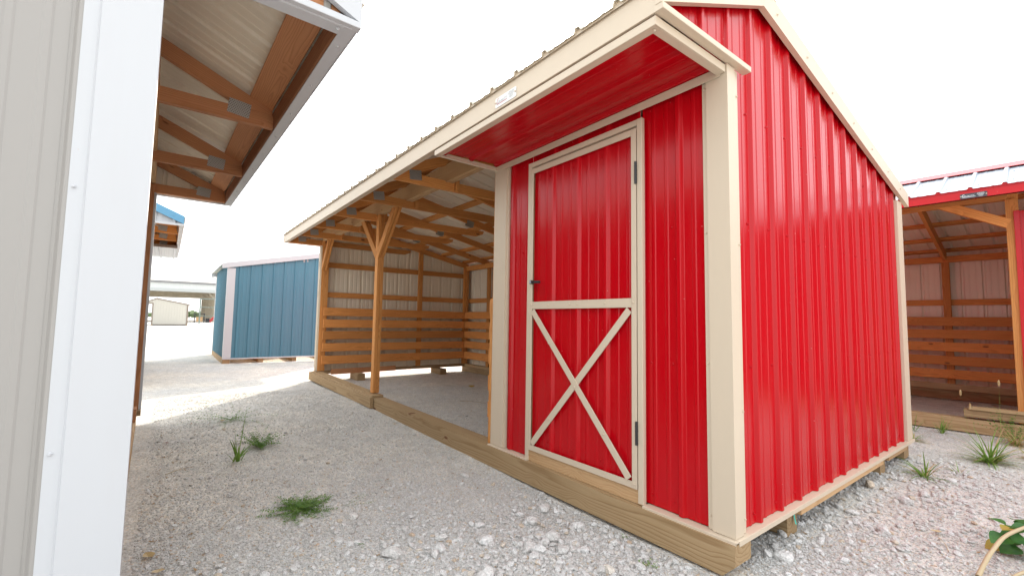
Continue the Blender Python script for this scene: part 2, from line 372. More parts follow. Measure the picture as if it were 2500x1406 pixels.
        pl=[(xe,D),(xe,D-.15),(xe-q*.026,D-.15),(xe-q*.026,D-.028),(xe-q*.13,D-.028),(xe-q*.13,D)]
        prism('corner_trim',pl,(0,0,rb(D)/2),(1,0,0),(0,1,0),rb(D)-.002,trim,T)
    # --- back wall
    sheet(T,(0,D-.028,0),(1,0,0),(0,0,1),(0,1,0),x0+.03,x1-.03,0,rb(D)+.105,.1,wallm,inner,'wall_panel')
    if cheap:
        box('skid',x0+.02,x1-.02,.0,.14,-.15,-.015,TREATED,T); box('skid',x0+.02,x1-.02,2.86,3.,-.15,-.015,TREATED,T)
        if P.get('closed_front'): sheet(T,(0,.028,0),(1,0,0),(0,0,1),(0,-1,0),x0+.12,x1-.12,0,ze,.1,wallm,inner,'wall_panel')
        box('base_trim',x1-.02,x1+.012,0,D,-.02,-.002,trim,T)
        return T
    # --- trusses
    zb=ze-.018
    for k,x in enumerate(P['trusses']):
        tr_m=wood_ if k%3 else P.get('wood2',wood_)
        ct=lambda y: rt(y)-.042     # top of chord
        tip=-ov+.055
        # bottom chord from eave tip inwards
        if P.get('bottom_chord',True):
            yb=1.62
            bc=[(tip,zb),(yb-.10,zb),(yb,zb+.04),(yb+.02,zb+.085),(tip+.02,zb+.085)]
            BC=prism_yz('bottom_chord',bc,x,.038,tr_m,T)
            # front top chord sits on it
            y_a=tip+.021
            fc=[(y_a+.16,zb+.0865),(RY-.001,ct(RY)-.092),(RY-.001,ct(RY)),(y_a,ct(y_a)),(y_a,zb+.0865)]
            prism_yz('top_chord',fc,x,.038,tr_m,T)
            yc=1.53
            bkc=[(RY+.001,ct(RY)-.092),(yc,ct(yc)-.092),(D-.06,ct(D-.06)-.092),(D-.06,ct(D-.06)),(RY+.001,ct(RY))]
            prism_yz('top_chord',bkc,x,.0362,tr_m,T)
            for sgn in (-1,1):
                yy=tip+.20; prism('truss_plate',[(-.058,-.045),(.058,-.045),(.058,.045),(-.058,.045)],(x+sgn*.0205,yy,zb+.075),(0,1,.12),(0,-.12,1),.002,PLATE,T)
                yy=1.40; prism('truss_plate',[(-.058,-.04),(.058,-.04),(.058,.04),(-.058,.04)],(x+sgn*.0205,yy,ct(yy)-.085),(0,1,-SB),(0,SB,1),.002,PLATE,T)
        else:
            fc=[(-ov+.06,ct(-ov+.06)-.14+.03),(RY-.001,ct(RY)-.14),(RY-.001,ct(RY)),(-ov+.06,ct(-ov+.06))]
            prism_yz('rafter',fc,x,.038,tr_m,T)
            prism_yz('rafter',[(RY+.001,ct(RY)-.14),(D-.1,ct(D-.1)-.14),(D-.1,ct(D-.1)),(RY+.001,ct(RY))],x,.038,tr_m,T)
        if P.get('blocks',True) and x0+.5<x<x1-.3:
            box('block',x+.020,x+.058,.105,.145,zb+.005,zb+.17,wood_,T)
    # --- purlins (flat boards under the sheets)
    def purlin(y,w,mt=None):
        s=SF if y<RY else -SB; n=Vector((0,-s,1)).normalized()
        c=Vector((0,y,rt(y)))-n*.0205
        o=board('purlin',(x0+.04,c.y,c.z),(x1-.04,c.y,c.z),w,.037,mt or wood_,T,up=(0,1,s)); return o
    purlin(-ov+.125,.14,P.get('eavewood')); purlin(.22,.09)
    for y in (.55,1.15,1.75,2.35,2.85): purlin(y,.09,P.get('purlinwood'))
    # --- front header, in lengths between the trusses
    op=P['open']  # (xa,xb)
    box('header',op[0],op[1],.015,.052,ze+.055,ze+.225,P.get('headwood',PALEPINE),T)
    box('header',op[0],op[1],.056,.093,ze+.055,ze+.225,P.get('headwood',PALEPINE),T)
    # --- skids
    sy=P.get('skid_y',-.035)
    for (a,b,dy,zt) in P.get('skids',[(x0+.02,x1-.03,0,-.015)]):
        board('skid',(a,sy+dy+.07,zt[0]-.07) if isinstance(zt,tuple) else (a,sy+dy+.07,zt-.07),(b,sy+dy+.07,zt[1]-.07) if isinstance(zt,tuple) else (b,sy+dy+.07,zt-.07),.14,.14,P.get('skidwood',TREATED),T,c=.006)
    box('skid',x0+.03,x1-.03,2.86,3.0,-.155,-.015,TREATED,T,.006)
    # --- frame posts, girts, kick boards
    kb=P.get('kick_z',(.158,.362,.567,.759,.951)); kh=.136
    post=P.get('postwood',PINE)
    def wallframe(A,Bv,nin,length,zt,posts,girts,kick,kz0=0):
        """A start point, Bv unit along, nin unit inwards"""
        A,Bv,nin=map(Vector,(A,Bv,nin))
        for s in posts:
            p=A+Bv*s+nin*.088; zz=zt(s)
            board('post',(p.x,p.y,.0),(p.x,p.y,zz),.088 if abs(Bv.x)<.5 else .04,.088 if abs(Bv.x)>.5 else .04,post,T,up=(0,1,0))
        for z in girts:
            p=A+nin*.024; q=p+Bv*length
            if z<zt(0)-.02 and z<zt(length)-.02: board('girt',(p.x,p.y,z),(q.x,q.y,z),.088,.037,wood_,T)
        if kick:
            for i,z in enumerate(kb):
                p=A+nin*.153+Bv*.07; q=A+nin*.153+Bv*(length-.17)
                dz=random.uniform(-.006,.006)
                board('kick_board',(p.x,p.y,z+kh/2+dz),(q.x,q.y,z+kh/2-dz),kh,.037,P.get('kickwood',KICKPINE),T)
        p=A+nin*.09; q=p+Bv*length
        board('bottom_plate',(p.x,p.y,.02),(q.x,q.y,.02),.05,.088,TREATED,T)
    gt=lambda s: rt(s)-.15
    ge=P.get('gable_inner',(True,True)); gp=P.get('gposts',(.09,1.83,2.84))
    if ge[0]: wallframe((x0+.031,0,0),(0,1,0),(1,0,0),2.95,gt,gp,(1.312,1.82),True)
    if ge[1]: wallframe((x1-.031,0,0),(0,1,0),(-1,0,0),2.95,gt,gp,(1.312,1.82),True)
    bp=P.get('bposts',[x0+.1+i*.8 for i in range(int((x1-x0)/.8)+1)])
    wallframe((x0+.05,D-.033,0),(1,0,0),(0,-1,0),P.get('backlen',x1-x0-.1),lambda s: rb(D)-.06,[b-x0-.05 for b in bp],(1.312,),True)
    board('top_plate',(x0+.05,D-.12,rb(D)-.02),(x1-.05,D-.12,rb(D)-.02),.09,.088,wood_,T)
    # --- front posts and braces of the opening
    for (px,wd) in P.get('fposts',[]):
        box('post',px-wd/2,px+wd/2,.02,.058,P.get('postbase',.0),ze+.05,post,T); box('post',px-wd/2,px+wd/2,.061,.098,P.get('postbase',.0),ze+.27,post,T)
    for (xa,za,xb,zb2) in P.get('braces',[]):
        for yy in (.035,.078): board('brace',(xa,yy,za),(xb,yy,zb2),.088,.036,P.get('bracewood',PINE),T,up=(0,0,1))
    return T

# ================================================================ GROUND
def gz(x,y):
    t=min(1,max(0,(-1.2-x)/3.2)); t=t*t*(3-2*t)
    z=-.163+.045*t
    r=math.hypot(x-CAM.x,y-CAM.y)
    a=max(0,1-r/60)
    z+=a*(.018*noise.noise(Vector((x*.7,y*.7,0)))+.008*noise.noise(Vector((x*2.6,y*2.6,3))))
    return z
def build_ground():
    n=330; us=np.linspace(-1,1,n); k=8.2
    g=np.sinh(us*k)/math.sinh(k)*1500
    vs=[]; cx,cy=-1.2,0.0
    for yy in g:
        for xx in g:
            x,y=cx+xx,cy+yy; vs.append((x,y,gz(x,y)))
    fs=[(j*n+i,j*n+i+1,(j+1)*n+i+1,(j+1)*n+i) for j in range(n-1) for i in range(n-1)]
    m,nt,b=mat('crushed_limestone',(.5,.48,.45),.92,spec=.2)
    tc=N(nt,'ShaderNodeTexCoord')
    def vor(sc,off=0):
        v=N(nt,'ShaderNodeTexVoronoi'); v.inputs['Scale'].default_value=sc; nt.links.new(tc.outputs['Object'],v.inputs[0]); return v
    def noi(sc,d=5,r=.6):
        v=N(nt,'ShaderNodeTexNoise'); v.inputs['Scale'].default_value=sc; v.inputs['Detail'].default_value=d; v.inputs['Roughness'].default_value=r; nt.links.new(tc.outputs['Object'],v.inputs[0]); return v
    v1=vor(110); v2=vor(42); v3=vor(17)
    sp=N(nt,'ShaderNodeSeparateColor'); nt.links.new(v1.outputs['Color'],sp.inputs[0])
    r1=ramp(nt,[(0,(.45,.435,.415)),(.4,(.605,.595,.57)),(.85,(.70,.69,.67)),(.97,(.66,.57,.47))]); nt.links.new(sp.outputs[0],r1.inputs[0])
    n1=noi(1.3,6); n2=noi(9,5); n0=noi(.35,4)
    r2=ramp(nt,[(.3,(.84,.85,.87)),(.7,(1.08,1.05,1.0))]); nt.links.new(n1.outputs[0],r2.inputs[0])
    r3=ramp(nt,[(.35,(.86,.85,.84)),(.65,(1.06,1.06,1.06))]); nt.links.new(n2.outputs[0],r3.inputs[0])
    r4=ramp(nt,[(.35,(1.02,1.0,.965)),(.65,(.975,.985,1.0))]); nt.links.new(n0.outputs[0],r4.inputs[0])
    c=mix(nt,1.,r1.outputs[0],r2.outputs[0],'MULTIPLY'); c=mix(nt,1.,c,r3.outputs[0],'MULTIPLY'); c=mix(nt,1.,c,r4.outputs[0],'MULTIPLY')
    nt.links.new(c,b.inputs['Base Color'])
    def mth(op,a,bb):
        q=N(nt,'ShaderNodeMath',operation=op)
        for i,x in enumerate((a,bb)):
            if isinstance(x,(int,float)): q.inputs[i].default_value=x
            else: nt.links.new(x,q.inputs[i])
        return q.outputs[0]
    h=mth('MULTIPLY',v1.outputs['Distance'],-.35); h=mth('ADD',h,mth('MULTIPLY',v2.outputs['Distance'],-.5)); h=mth('ADD',h,mth('MULTIPLY',v3.outputs['Distance'],-.35)); h=mth('ADD',h,mth('MULTIPLY',n2.outputs[0],1.5))
    bp=N(nt,'ShaderNodeBump'); bp.inputs['Strength'].default_value=.9; bp.inputs['Distance'].default_value=.012
    nt.links.new(h,bp.inputs['Height']); nt.links.new(bp.outputs[0],b.inputs['Normal'])
    o=mesh('ground',vs,fs,m); o['kind']='structure'
    o.data.polygons.foreach_set('use_smooth',[True]*len(o.data.polygons))
    return o
GROUND=build_ground()

# ---- gravel
def stone_mesh(name,seed,flat=.62,sub=1):
    import bmesh
    rr=random.Random(seed); bm=bmesh.new(); bmesh.ops.create_icosphere(bm,subdivisions=sub,radius=.5)
    ax=[rr.uniform(.75,1.25),rr.uniform(.65,1.0),flat*rr.uniform(.8,1.1)]
    cuts=[(Vector((rr.gauss(0,1),rr.gauss(0,1),rr.gauss(0,1))).normalized(),rr.uniform(.30,.42)) for _ in range(7)]
    for v in bm.verts:
        p=v.co.copy()
        for n_,d in cuts:
            k=p.dot(n_)
            if k>d: p-=n_*(k-d)
        p*=1+.12*noise.noise(p*3+Vector((seed,0,0)))
        v.co=Vector((p.x*ax[0],p.y*ax[1],p.z*ax[2]))
    me=bpy.data.meshes.new(name); bm.to_mesh(me); bm.free(); me.materials.append(STONE); return me
def blocked(x,y):
    if -7.0<x<.02 and -.055<y<.115: return True
    if -1.87<x<-.16 and 0<y<3: return True
    if y<-2.05 : return True
    return False
def gravel(name,pts,scl,seed,nvar=6,sub=1):
    """scatter of loose stones: one object, geometry nodes instancing small stone meshes"""
    n=len(pts); me=bpy.data.meshes.new(name); me.vertices.add(n); me.vertices.foreach_set('co',np.asarray(pts,dtype=np.float32).ravel())
    a=me.attributes.new('scl','FLOAT','POINT'); a.data.foreach_set('value',np.asarray(scl,dtype=np.float32))
    rot=rng.uniform(-.5,.5,(n,3)); rot[:,2]=rng.uniform(0,6.28,n)
    a=me.attributes.new('rot','FLOAT_VECTOR','POINT'); a.data.foreach_set('vector',rot.astype(np.float32).ravel())
    a=me.attributes.new('tint','FLOAT','POINT'); a.data.foreach_set('value',rng.uniform(0,1,n).astype(np.float32))
    a=me.attributes.new('pick','INT','POINT'); a.data.foreach_set('value',rng.integers(0,nvar,n).astype(np.int32))
    o=bpy.data.objects.new(name,me); link(o); o['kind']='stuff'
    ng=bpy.data.node_groups.new(name+'_nodes','GeometryNodeTree'); ng.interface.new_socket('Geometry',in_out='INPUT',socket_type='NodeSocketGeometry'); ng.interface.new_socket('Geometry',in_out='OUTPUT',socket_type='NodeSocketGeometry')
    gi=ng.nodes.new('NodeGroupInput'); go=ng.nodes.new('NodeGroupOutput')
    iop=ng.nodes.new('GeometryNodeInstanceOnPoints')
    def attr(nm,ty):
        q=ng.nodes.new('GeometryNodeInputNamedAttribute'); q.data_type=ty; q.inputs[0].default_value=nm
        return [s for s in q.outputs if s.enabled][0]
    jg=ng.nodes.new('GeometryNodeGeometryToInstance')
    for v in range(nvar):
        smo=bpy.data.objects.new('gravel_source',stone_mesh('stone_shape',seed*31+v,sub=sub))
        # not linked to the scene: only its mesh is used
        oi=ng.nodes.new('GeometryNodeObjectInfo'); oi.inputs[0].default_value=smo
        ng.links.new(oi.outputs['Geometry'],jg.inputs[0])
    m2p=ng.nodes.new('GeometryNodeMeshToPoints')
    ng.links.new(gi.outputs[0],m2p.inputs[0]); ng.links.new(m2p.outputs[0],iop.inputs['Points']); ng.links.new(jg.outputs[0],iop.inputs['Instance'])
    iop.inputs['Pick Instance'].default_value=True
    ng.links.new(attr('pick','INT'),iop.inputs['Instance Index']); ng.links.new(attr('scl','FLOAT'),iop.inputs['Scale'])
    ng.links.new(attr('rot','FLOAT_VECTOR'),iop.inputs['Rotation'])
    ng.links.new(iop.outputs[0],go.inputs[0])
    md=o.modifiers.new('scatter','NODES'); md.node_group=ng
    return o
def in_view(x,y,marg=.35):
    d=Vector((x,y,-.15))-CAM; w_=d.dot(F)
    if w_<.3: return False
    u=d.dot(Rt)/w_; v=d.dot(Up)/w_
    return abs(u)<1.141+marg and v>-.642-marg
def scatter(n,rmin,rmax,smin,smax,dens=None,power=1.0,sink=.15,skew=2.0):
    P=[];S=[]
    tries=0
    while len(P)<n and tries<n*12:
        tries+=1
        r=rmin+(rmax-rmin)*random.random()**power; a=random.uniform(0,2*math.pi)
        x=CAM.x+r*math.cos(a); y=CAM.y+r*math.sin(a)
        if blocked(x,y) or not in_view(x,y): continue
        if dens and random.random()>dens(x,y): continue
        s=smin+(smax-smin)*random.random()**skew
        P.append((x,y,gz(x,y)+s*(.35-sink))); S.append(s)
    return P,S
def coarse(x,y):   # where the coarse stone lies: by the near corner and along the gable
    n_=noise.noise(Vector((x*1.4,y*1.4,9)))*.5+.5
    near=math.exp(-((x+.35)**2/.9+(y+.55)**2/.45))
    side=1.0 if (x>-.12 and y>-.2) else 0
    side*=math.exp(-max(0,x-.25)/.40)*(.55 if y<3.2 else .3)
    mid=.18 if x>-1.6 and y<.0 else .03
    return min(1,max(near,side*1.0,mid)*(.25+1.2*n_))
def fine(x,y):
    n_=noise.noise(Vector((x*1.1+5,y*1.1,2)))*.5+.5
    left=.55 if (x<-.4 and y<-1.0) else 1
    return min(1,(.25+1.2*n_)*left)
def fine1(x,y):
    r=math.hypot(x-CAM.x,y-CAM.y); return fine(x,y)*min(1,max(.0,(3.6-r)/1.6))
P1,S1=scatter(70000,1.0,3.6,.007,.016,fine1,.85); gravel('fine_gravel',P1,S1,1)
P2,S2=scatter(95000,1.7,7.2,.007,.018,fine,.8,.27); gravel('fine_gravel',P2,S2,2)
P3,S3=scatter(13000,1.0,5.2,.016,.040,coarse,.9,.2); gravel('gravel',P3,S3,3,6,2)
# the larger stones, each an object of its own
PB,SBs=scatter(300,1.15,4.6,.036,.088,lambda x,y: min(1,coarse(x,y)**1.3*1.5),.9,.16,1.8)
shapes=[stone_mesh('stone',900+i,.75,2) for i in range(9)]
for i,(p,s) in enumerate(sorted(zip(PB,SBs),key=lambda q:-q[1])):
    o=bpy.data.objects.new('stone',shapes[i%9]); link(o,GROUND,Matrix.Translation(p)@Matrix.Rotation(random.uniform(0,6.28),4,'Z')@Matrix.Rotation(random.uniform(-.4,.4),4,'X')@Matrix.Diagonal((s,s,s,1)))

# ================================================================ SHEDS
# main red shed
MAIN=shed('red metal run-in shed with tan trim, white-crossed door and open wooden bay','run-in sheds on the gravel yard',(0,0,0),0,dict(
    x0=-7.02,x1=0,wall=RED,trim=TAN,roof=ROOFTAN,trusses=(-2.70,-3.58,-4.47,-5.36,-6.2,-6.965,-1.885),
    open=(-6.9,-1.87),fascia_seams=[-3.52],soffit_at=0,gphase=.2741,wood=PINE,
    skids=[(-7.0,-4.224,-.002,(.035,.02))],gable_inner=(True,False),
    fposts=[(-4.40,.09),(-6.93,.088)],postbase=.03,bposts=(-6.9,-6.1,-5.3,-4.4,-3.5,-2.6,-1.95),
    braces=[(-4.42,1.70,-5.0,2.26),(-4.38,1.70,-3.82,2.30),(-6.90,1.74,-6.55,2.22)],backlen=5.1))
T=MAIN
# front board doubled at the far half of the sill
prism('skid',[(-4.22,-.145),(-.045,-.155),(.012,-.098),(.012,-.015),(-4.22,-.005)],(0,.035,0),(1,0,0),(0,0,1),.14,TREATED,T)
board('sill_board',(-7.0,-.0585,-.035),(-4.17,-.0585,-.05),.125,.038,TREATED,T)
# open-bay trim next to the tack room
pl=[(-1.85,0),(-1.70,0),(-1.70,.012),(-1.68,.012),(-1.68,.028),(-1.85,.028)]
prism('corner_trim',pl,(0,0,1.06),(1,0,0),(0,1,0),2.12,TAN,T)
# tack room: front sheets round the door
FY=.030
ph=-.2676
sheet(T,(0,FY,0),(1,0,0),(0,0,1),(0,-1,0),-1.715,-1.40,0,2.125,ph,RED,PRIMER)
sheet(T,(0,FY,0),(1,0,0),(0,0,1),(0,-1,0),-.480,-.12,0,2.125,ph,RED,PRIMER)
sheet(T,(0,FY,0),(1,0,0),(0,0,1),(0,-1,0),-1.399,-.486,2.0,2.125,ph,RED,PRIMER)
sp=[(x,FY,z) for z in (.05,.72,1.41,2.07) for x in (-1.63,-1.52,-.44,-.315)]
screws(T,sp,(0,-1,0),RED,.006)
# partition wall of the tack room, boards on the open side
sheet(T,(-1.80,0,0),(0,1,0),(0,0,1),(1,0,0),.1,2.9,0,lambda y:min(2.1,2.547-SB*(y-RY)),.2,PRIMER,PRIMER,'partition_panel')
box('post',-1.90,-1.862,.03,.12,0,2.1,PINE,T); box('post',-1.90,-1.862,1.4,1.49,0,2.1,PINE,T); box('post',-1.90,-1.862,2.75,2.84,0,2.0,PINE,T)
box('kick_board',-1.880,-1.852,-.004,.026,-.002,1.09,PINE,T)
for z in (.175,.378,.583,.775,.967): box('kick_board',-1.94,-1.903,.03,2.78,z,z+.118,KICKPINE,T)
# soffit and its trims
zs=2.122
sheet(T,(0,0,zs+.019),(0,1,.038),(1,0,0),(0,0,-1),-.505,-.002,-1.829,-.0135,-.24,RED,RED,'soffit_panel',width=10)
screws(T,[(x,-.285,zs+.007) for x in (-.6,-1.2)]+[(x,-.06,zs+.016) for x in (-.5,-1.1)],(0,0,-1),RED,.006)
box('soffit_trim',-1.835,-.012,-.541,-.537,zs-.036,zs+.001,TAN,T,.001); box('soffit_trim',-1.835,-.012,-.5365,-.498,zs-.036,zs-.032,TAN,T,.001)
box('soffit_trim',-.0115,-.0075,-.541,-.004,zs-.036,zs+.001,TAN,T,.001); box('soffit_trim',-.049,-.012,-.4975,-.004,zs-.0365,zs-.0325,TAN,T,.001)
box('soffit_trim',-1.839,-1.8355,-.541,-.004,zs-.036,zs+.001,TAN,T,.001); box('soffit_trim',-1.835,-1.815,-.4975,-.004,zs-.036,zs-.032,TAN,T,.001)
screws(T,[(-.03,-.515,zs-.038),(-1.825,-.52,zs-.038)],(0,0,-1),TAN,.007)
box('wall_top_trim',-1.85,-.032,-.0085,-.0045,zs-.048,zs-.004,TAN,T,.001)
# base ledges
for a,b in ((-1.853,-1.388),(-.463,.012)):
    box('base_trim',a,b,-.022,.03,-.008,-.003,TAN,T,.001); box('base_trim_lip',a,b,-.0255,-.0225,-.026,-.003,TAN,T,.001)
box('door_sill',-1.388,-.478,-.006,.03,-.012,.060,PALEPINE,T)
# door frame trim
for n_,a in (('door_frame',(-1.422,-1.3885,-.0135,.012,-.03,2.03)),('door_frame',(-.4965,-.463,-.0135,.012,-.003,2.03)),('door_frame',(-1.388,-.497,-.0135,.012,1.998,2.03))):
    box(n_,a[0],a[1],a[2],a[3],a[4],a[5],TAN,T,.002)
# the door: a part with its own pieces
dz0,dz1=.062,1.984; dx0,dx1=-1.386,-.501
box('head_jamb',-1.385,-.50,.0130,.028,1.9855,2.0,TAN,T,.001)
DO=mesh('door',[(x,y,z) for x in (dx0,dx1) for y in (.013,.045) for z in (dz0,dz1)],[(0,1,3,2),(4,6,7,5),(0,4,5,1),(2,3,7,6),(0,2,6,4),(1,5,7,3)],PALEPINE,T)
sheet(DO,(0,.0125,0),(1,0,0),(0,0,1),(0,-1,0),dx0+.008,dx1-.006,dz0+.01,dz1-.01,ph,RED,RED,'door_panel',width=10)
yd0,yd1=-.0145,-.0085
for a in ((dx0,dx0+.022,dz0,dz1),(dx1-.033,dx1,dz0,dz1)): box('door_trim',a[0],a[1],yd0,yd1,a[2],a[3],TAN,DO,.001)
for a in ((dz0,dz0+.034),(1.003,1.053),(dz1-.036,dz1)): box('door_trim',dx0+.0225,dx1-.0335,yd0,yd1,a[0],a[1],TAN,DO,.001)
ca=(dx0+.035,dz0+.045); cb=(dx1-.048,.990); cc=(dx0+.035,.990); cd=(dx1-.048,dz0+.045)
board('cross_brace',(ca[0],-.0135,ca[1]),(cb[0],-.0135,cb[1]),.041,.005,TAN,DO,c=.001)
board('cross_brace',(cc[0],-.0195,cc[1]),(cd[0],-.0195,cd[1]),.041,.005,TAN,DO,c=.001)
screws(DO,[(x,-.0205 if 0 else -.0145,z) for x,z in ((dx0+.015,1.03),(-1.2,1.03),(-1.0,1.03),(-.72,1.03),(dx1-.02,1.03),(dx1-.02,.085),(-.94,1.03))]+[(-1.18,-.0165,.30),(-.72,-.0165,.78)]+[(-1.18,-.0225,.78),(-.72,-.0225,.30),(-.945,-.0225,.53)],(0,-1,0),TAN,.007)
screws(DO,[(x,.0125,z) for z in (.14,1.90) for x in (-1.32,-1.22,-1.0,-.77,-.56)],(0,-1,0),RED,.006)
# foam closure strip showing in the corrugation on the lock side
def cyl(name,a,b,r,mt,parent,n=10,caps=True,r2=None):
    a=Vector(a);b=Vector(b);Z=(b-a).normalized();X=Z.orthogonal().normalized();Y=Z.cross(X); r2=r if r2 is None else r2
    vs=[tuple(a+(X*math.cos(t)+Y*math.sin(t))*r) for t in [i*2*math.pi/n for i in range(n)]]+[tuple(b+(X*math.cos(t)+Y*math.sin(t))*r2) for t in [i*2*math.pi/n for i in range(n)]]
    fs=[(i,(i+1)%n,(i+1)%n+n,i+n) for i in range(n)]
    if caps: fs+=[tuple(range(n))[::-1],tuple(range(n,2*n))]
    return mesh(name,vs,fs,mt,parent)
for z0,z1 in ((1.672,1.793),(.289,.408)):
    h=cyl('hinge',(-.4990,-.020,z0),(-.4990,-.020,z1),.0075,BLACK,T,12)
    for i in range(1,5):
        zz=z0+(z1-z0)*i/5; cyl('hinge_ring',(-.4990,-.020,zz-.0012),(-.4990,-.020,zz+.0012),.0085,BLACK,h,12)
L=cyl('door_latch',(-1.352,-.0146,1.186),(-1.352,-.042,1.186),.013,BLACK,DO,14)
board('latch_lever',(-1.352,-.034,1.186),(-1.262,-.034,1.182),.018,.010,BLACK,L,c=.004)
cyl('latch_cap',(-1.352,-.0421,1.186),(-1.352,-.045,1.186),.009,GALV,L,12)
# under the gable: middle skids, rim board, tag
for y in (.59,2.20): box('skid',-6.95 if False else -1.9,-.03,y,y+.12,-.16,-.03,TREATED,T,.006)
box('rim_board',-.046,-.008,.712,2.195,-.072,-.013,PALEPINE,T); box('rim_board',-.046,-.008,2.33,2.85,-.072,-.013,PALEPINE,T)
for y in (.60,2.16): box('skid',-7.0,-6.62,y,y+.13,-.14,-.006,TREATED,T,.012)
board('loose_board',(-6.80,.22,.03),(-6.83,1.35,.035),.085,.038,REDPINE,T)
mesh('skid_tag',[(-.028,.655,-.035),(-.028,.672,-.035),(-.020,.668,-.085),(-.020,.652,-.08),(-.010,.658,-.105),(-.012,.643,-.10)],[(0,1,2,3),(3,2,4,5)],mat('green_tag',(.05,.45,.36),.5)[0],T)
# name plate with its print
def nameplate(parent,O,X,Y,wd,ht,bgm,fgm,swm,flip=1):
    O,X,Y=map(Vector,(O,X,Y)); Z=X.cross(Y)
    pts=[]
    r=.008
    for cx,cy,a0 in ((wd-r,r,-90),(wd-r,ht-r,0),(r,ht-r,90),(r,r,180)):
        for i in range(4):
            a=R(a0+i*30); pts.append((cx+r*math.cos(a),cy+r*math.sin(a)))
    S=prism('name_plate',pts,O,X,Y,.0016,bgm,parent)
    def flat(name,polys,mt,z=.0012):
        vs=[];fs=[]
        for pl in polys:
            b=len(vs); vs+=[(p[0],p[1],z) for p in pl]; fs.append(tuple(range(b,b+len(pl))))
        return mesh(name,vs,fs,mt,S,axes(O,X,Y,Z))
    cu=bpy.data.curves.new('lettering','FONT'); cu.body='QUALITY'; cu.size=ht*.36; cu.shear=.35; cu.space_character=1.05
    to=bpy.data.objects.new('lettering_source',cu); COL.objects.link(to); bpy.context.view_layer.update()
    me=bpy.data.meshes.new_from_object(to.evaluated_get(bpy.context.evaluated_depsgraph_get())); COL.objects.unlink(to); bpy.data.objects.remove(to)
    me.materials.clear(); me.materials.append(fgm); o=bpy.data.objects.new('lettering',me)
    link(o,S,axes(O+X*(wd*.105)+Y*(ht*.40)+Z*.0013,X,Y,Z))
    wx=wd
    flat('underline',[[(wx*.09,ht*.27),(wx*.56,ht*.27),(wx*.58,ht*.34),(wx*.10,ht*.34)]],swm,.0014)
    # the swoosh round the first letter
    arc=[];arc2=[]
    for i in range(9):
        a=R(95+i*16); arc.append((wx*.17+wx*.10*math.cos(a),ht*.55+ht*.36*math.sin(a))); arc2.append((wx*.175+wx*.085*math.cos(a),ht*.54+ht*.29*math.sin(a)))
    flat('swoosh',[[arc[i],arc[i+1],arc2[i+1],arc2[i]] for i in range(8)],swm,.0015)
    lines=[]
    for i in range(6):
        y=ht*(.82-i*.12); c=wx*.77; h=wx*(.145-.018*abs(i-1)); 
        x=c-h
        while x<c+h:
            l=wx*random.uniform(.015,.045); lines.append([(x,y),(min(x+l,c+h),y),(min(x+l,c+h),y+ht*.045),(x,y+ht*.045)]); x+=l+wx*.008
    flat('small_print',lines,fgm,.0013)
    screws(S,[O+X*(wd*.03)+Y*(ht*.5)+Z*.001,O+X*(wd*.97)+Y*(ht*.5)+Z*.001],Z,TAN,.006)
    return S
PW,_,_=mat('plate_white',(.78,.78,.76),.4); PI,_,_=mat('print_grey',(.12,.12,.14),.6); PR,_,_=mat('print_red',(.35,.01,.03),.5); PB2,_,_=mat('plate_black',(.03,.035,.045),.4); PWh,_,_=mat('print_white',(.75,.8,.82),.5)
nameplate(T,(-1.078,-.5495,2.143),(1,0,0),(0,0,1),.195,.057,PW,PI,PR)

# left shed (taupe, white trim), open side facing the red one
LA=R(181.2)
LEFT=shed('taupe metal shed with white corner trim and wooden roof overhang at left','run-in sheds on the gravel yard',(-.80,-2.058,0),LA,dict(
    x0=0,x1=3.78,ov=.625,cw=.182,fl=.062,wall=TAUPE,trim=WHITE,roof=WHITE,trusses=(.036,1.33,2.58,3.72),open=(.12,3.66),gphase=.18,
    skid_y=.03,skids=[(.02,3.76,0,-.015)],skidwood=PALEPINE,fposts=[(3.685,.088),(.10,.088)],gable_inner=(False,True),gposts=(.14,1.83,2.84),
    wood=REDPINE,eavewood=REDPINE,blocks=False,subwood=DARKPINE,soffit_at=0,postwood=REDPINE,kickwood=PALEPINE))
ze=2.547-SF*(RY+.625)
box('overhang_bottom_trim',-.006,-.002,-.60,-.002,ze-.028,ze+.02,WHITE,LEFT,.001); box('overhang_bottom_trim',-.0015,.062,-.57,-.002,ze-.029,ze-.025,WHITE,LEFT,.001)
screws(LEFT,[(.02,-.55,ze-.031),(.02,-.25,ze-.031)],(0,0,-1),WHITE,.009)
box('loose_block',3.35,3.52,.03,.12,-.01,.10,REDPINE,LEFT)

# right shed (red, pale roof), turned slightly
th=R(2.6); ox,oy=-math.sin(th)*4.65,math.cos(th)*4.65
RIGHT=shed('red shed with pale blue-white ribbed roof and dark wooden stall, behind at right','run-in sheds on the gravel yard',(ox,oy,0),th,dict(
    x0=-3.0,x1=3.4,ov=.50,fb=.008,wall=RED,trim=RED,roof=GALV,fascia=RED,rake=RED,trusses=(-2.95,-1.5,-.07,1.4,2.7,3.35),bottom_chord=False,blocks=False,
    open=(-2.9,.70),gphase=.1,skid_y=.0,skids=[(-2.98,3.38,0,-.015)],skidwood=TREATED,fposts=[(.725,.09)],bposts=(-2.9,-1.5,-.07,1.4,2.8,3.3),
    braces=[(.20,2.27,.70,1.98)],postwood=PINE,roofphase=.02,kickwood=KICKPINE,headwood=PINE,wood=PINE))
sheet(RIGHT,(0,.030,0),(1,0,0),(0,0,1),(0,-1,0),.775,3.3,0,2.10,.02,RED,PRIMER)
box('jamb_trim',.735,.775,-.004,.028,.0,2.10,RED,RIGHT)
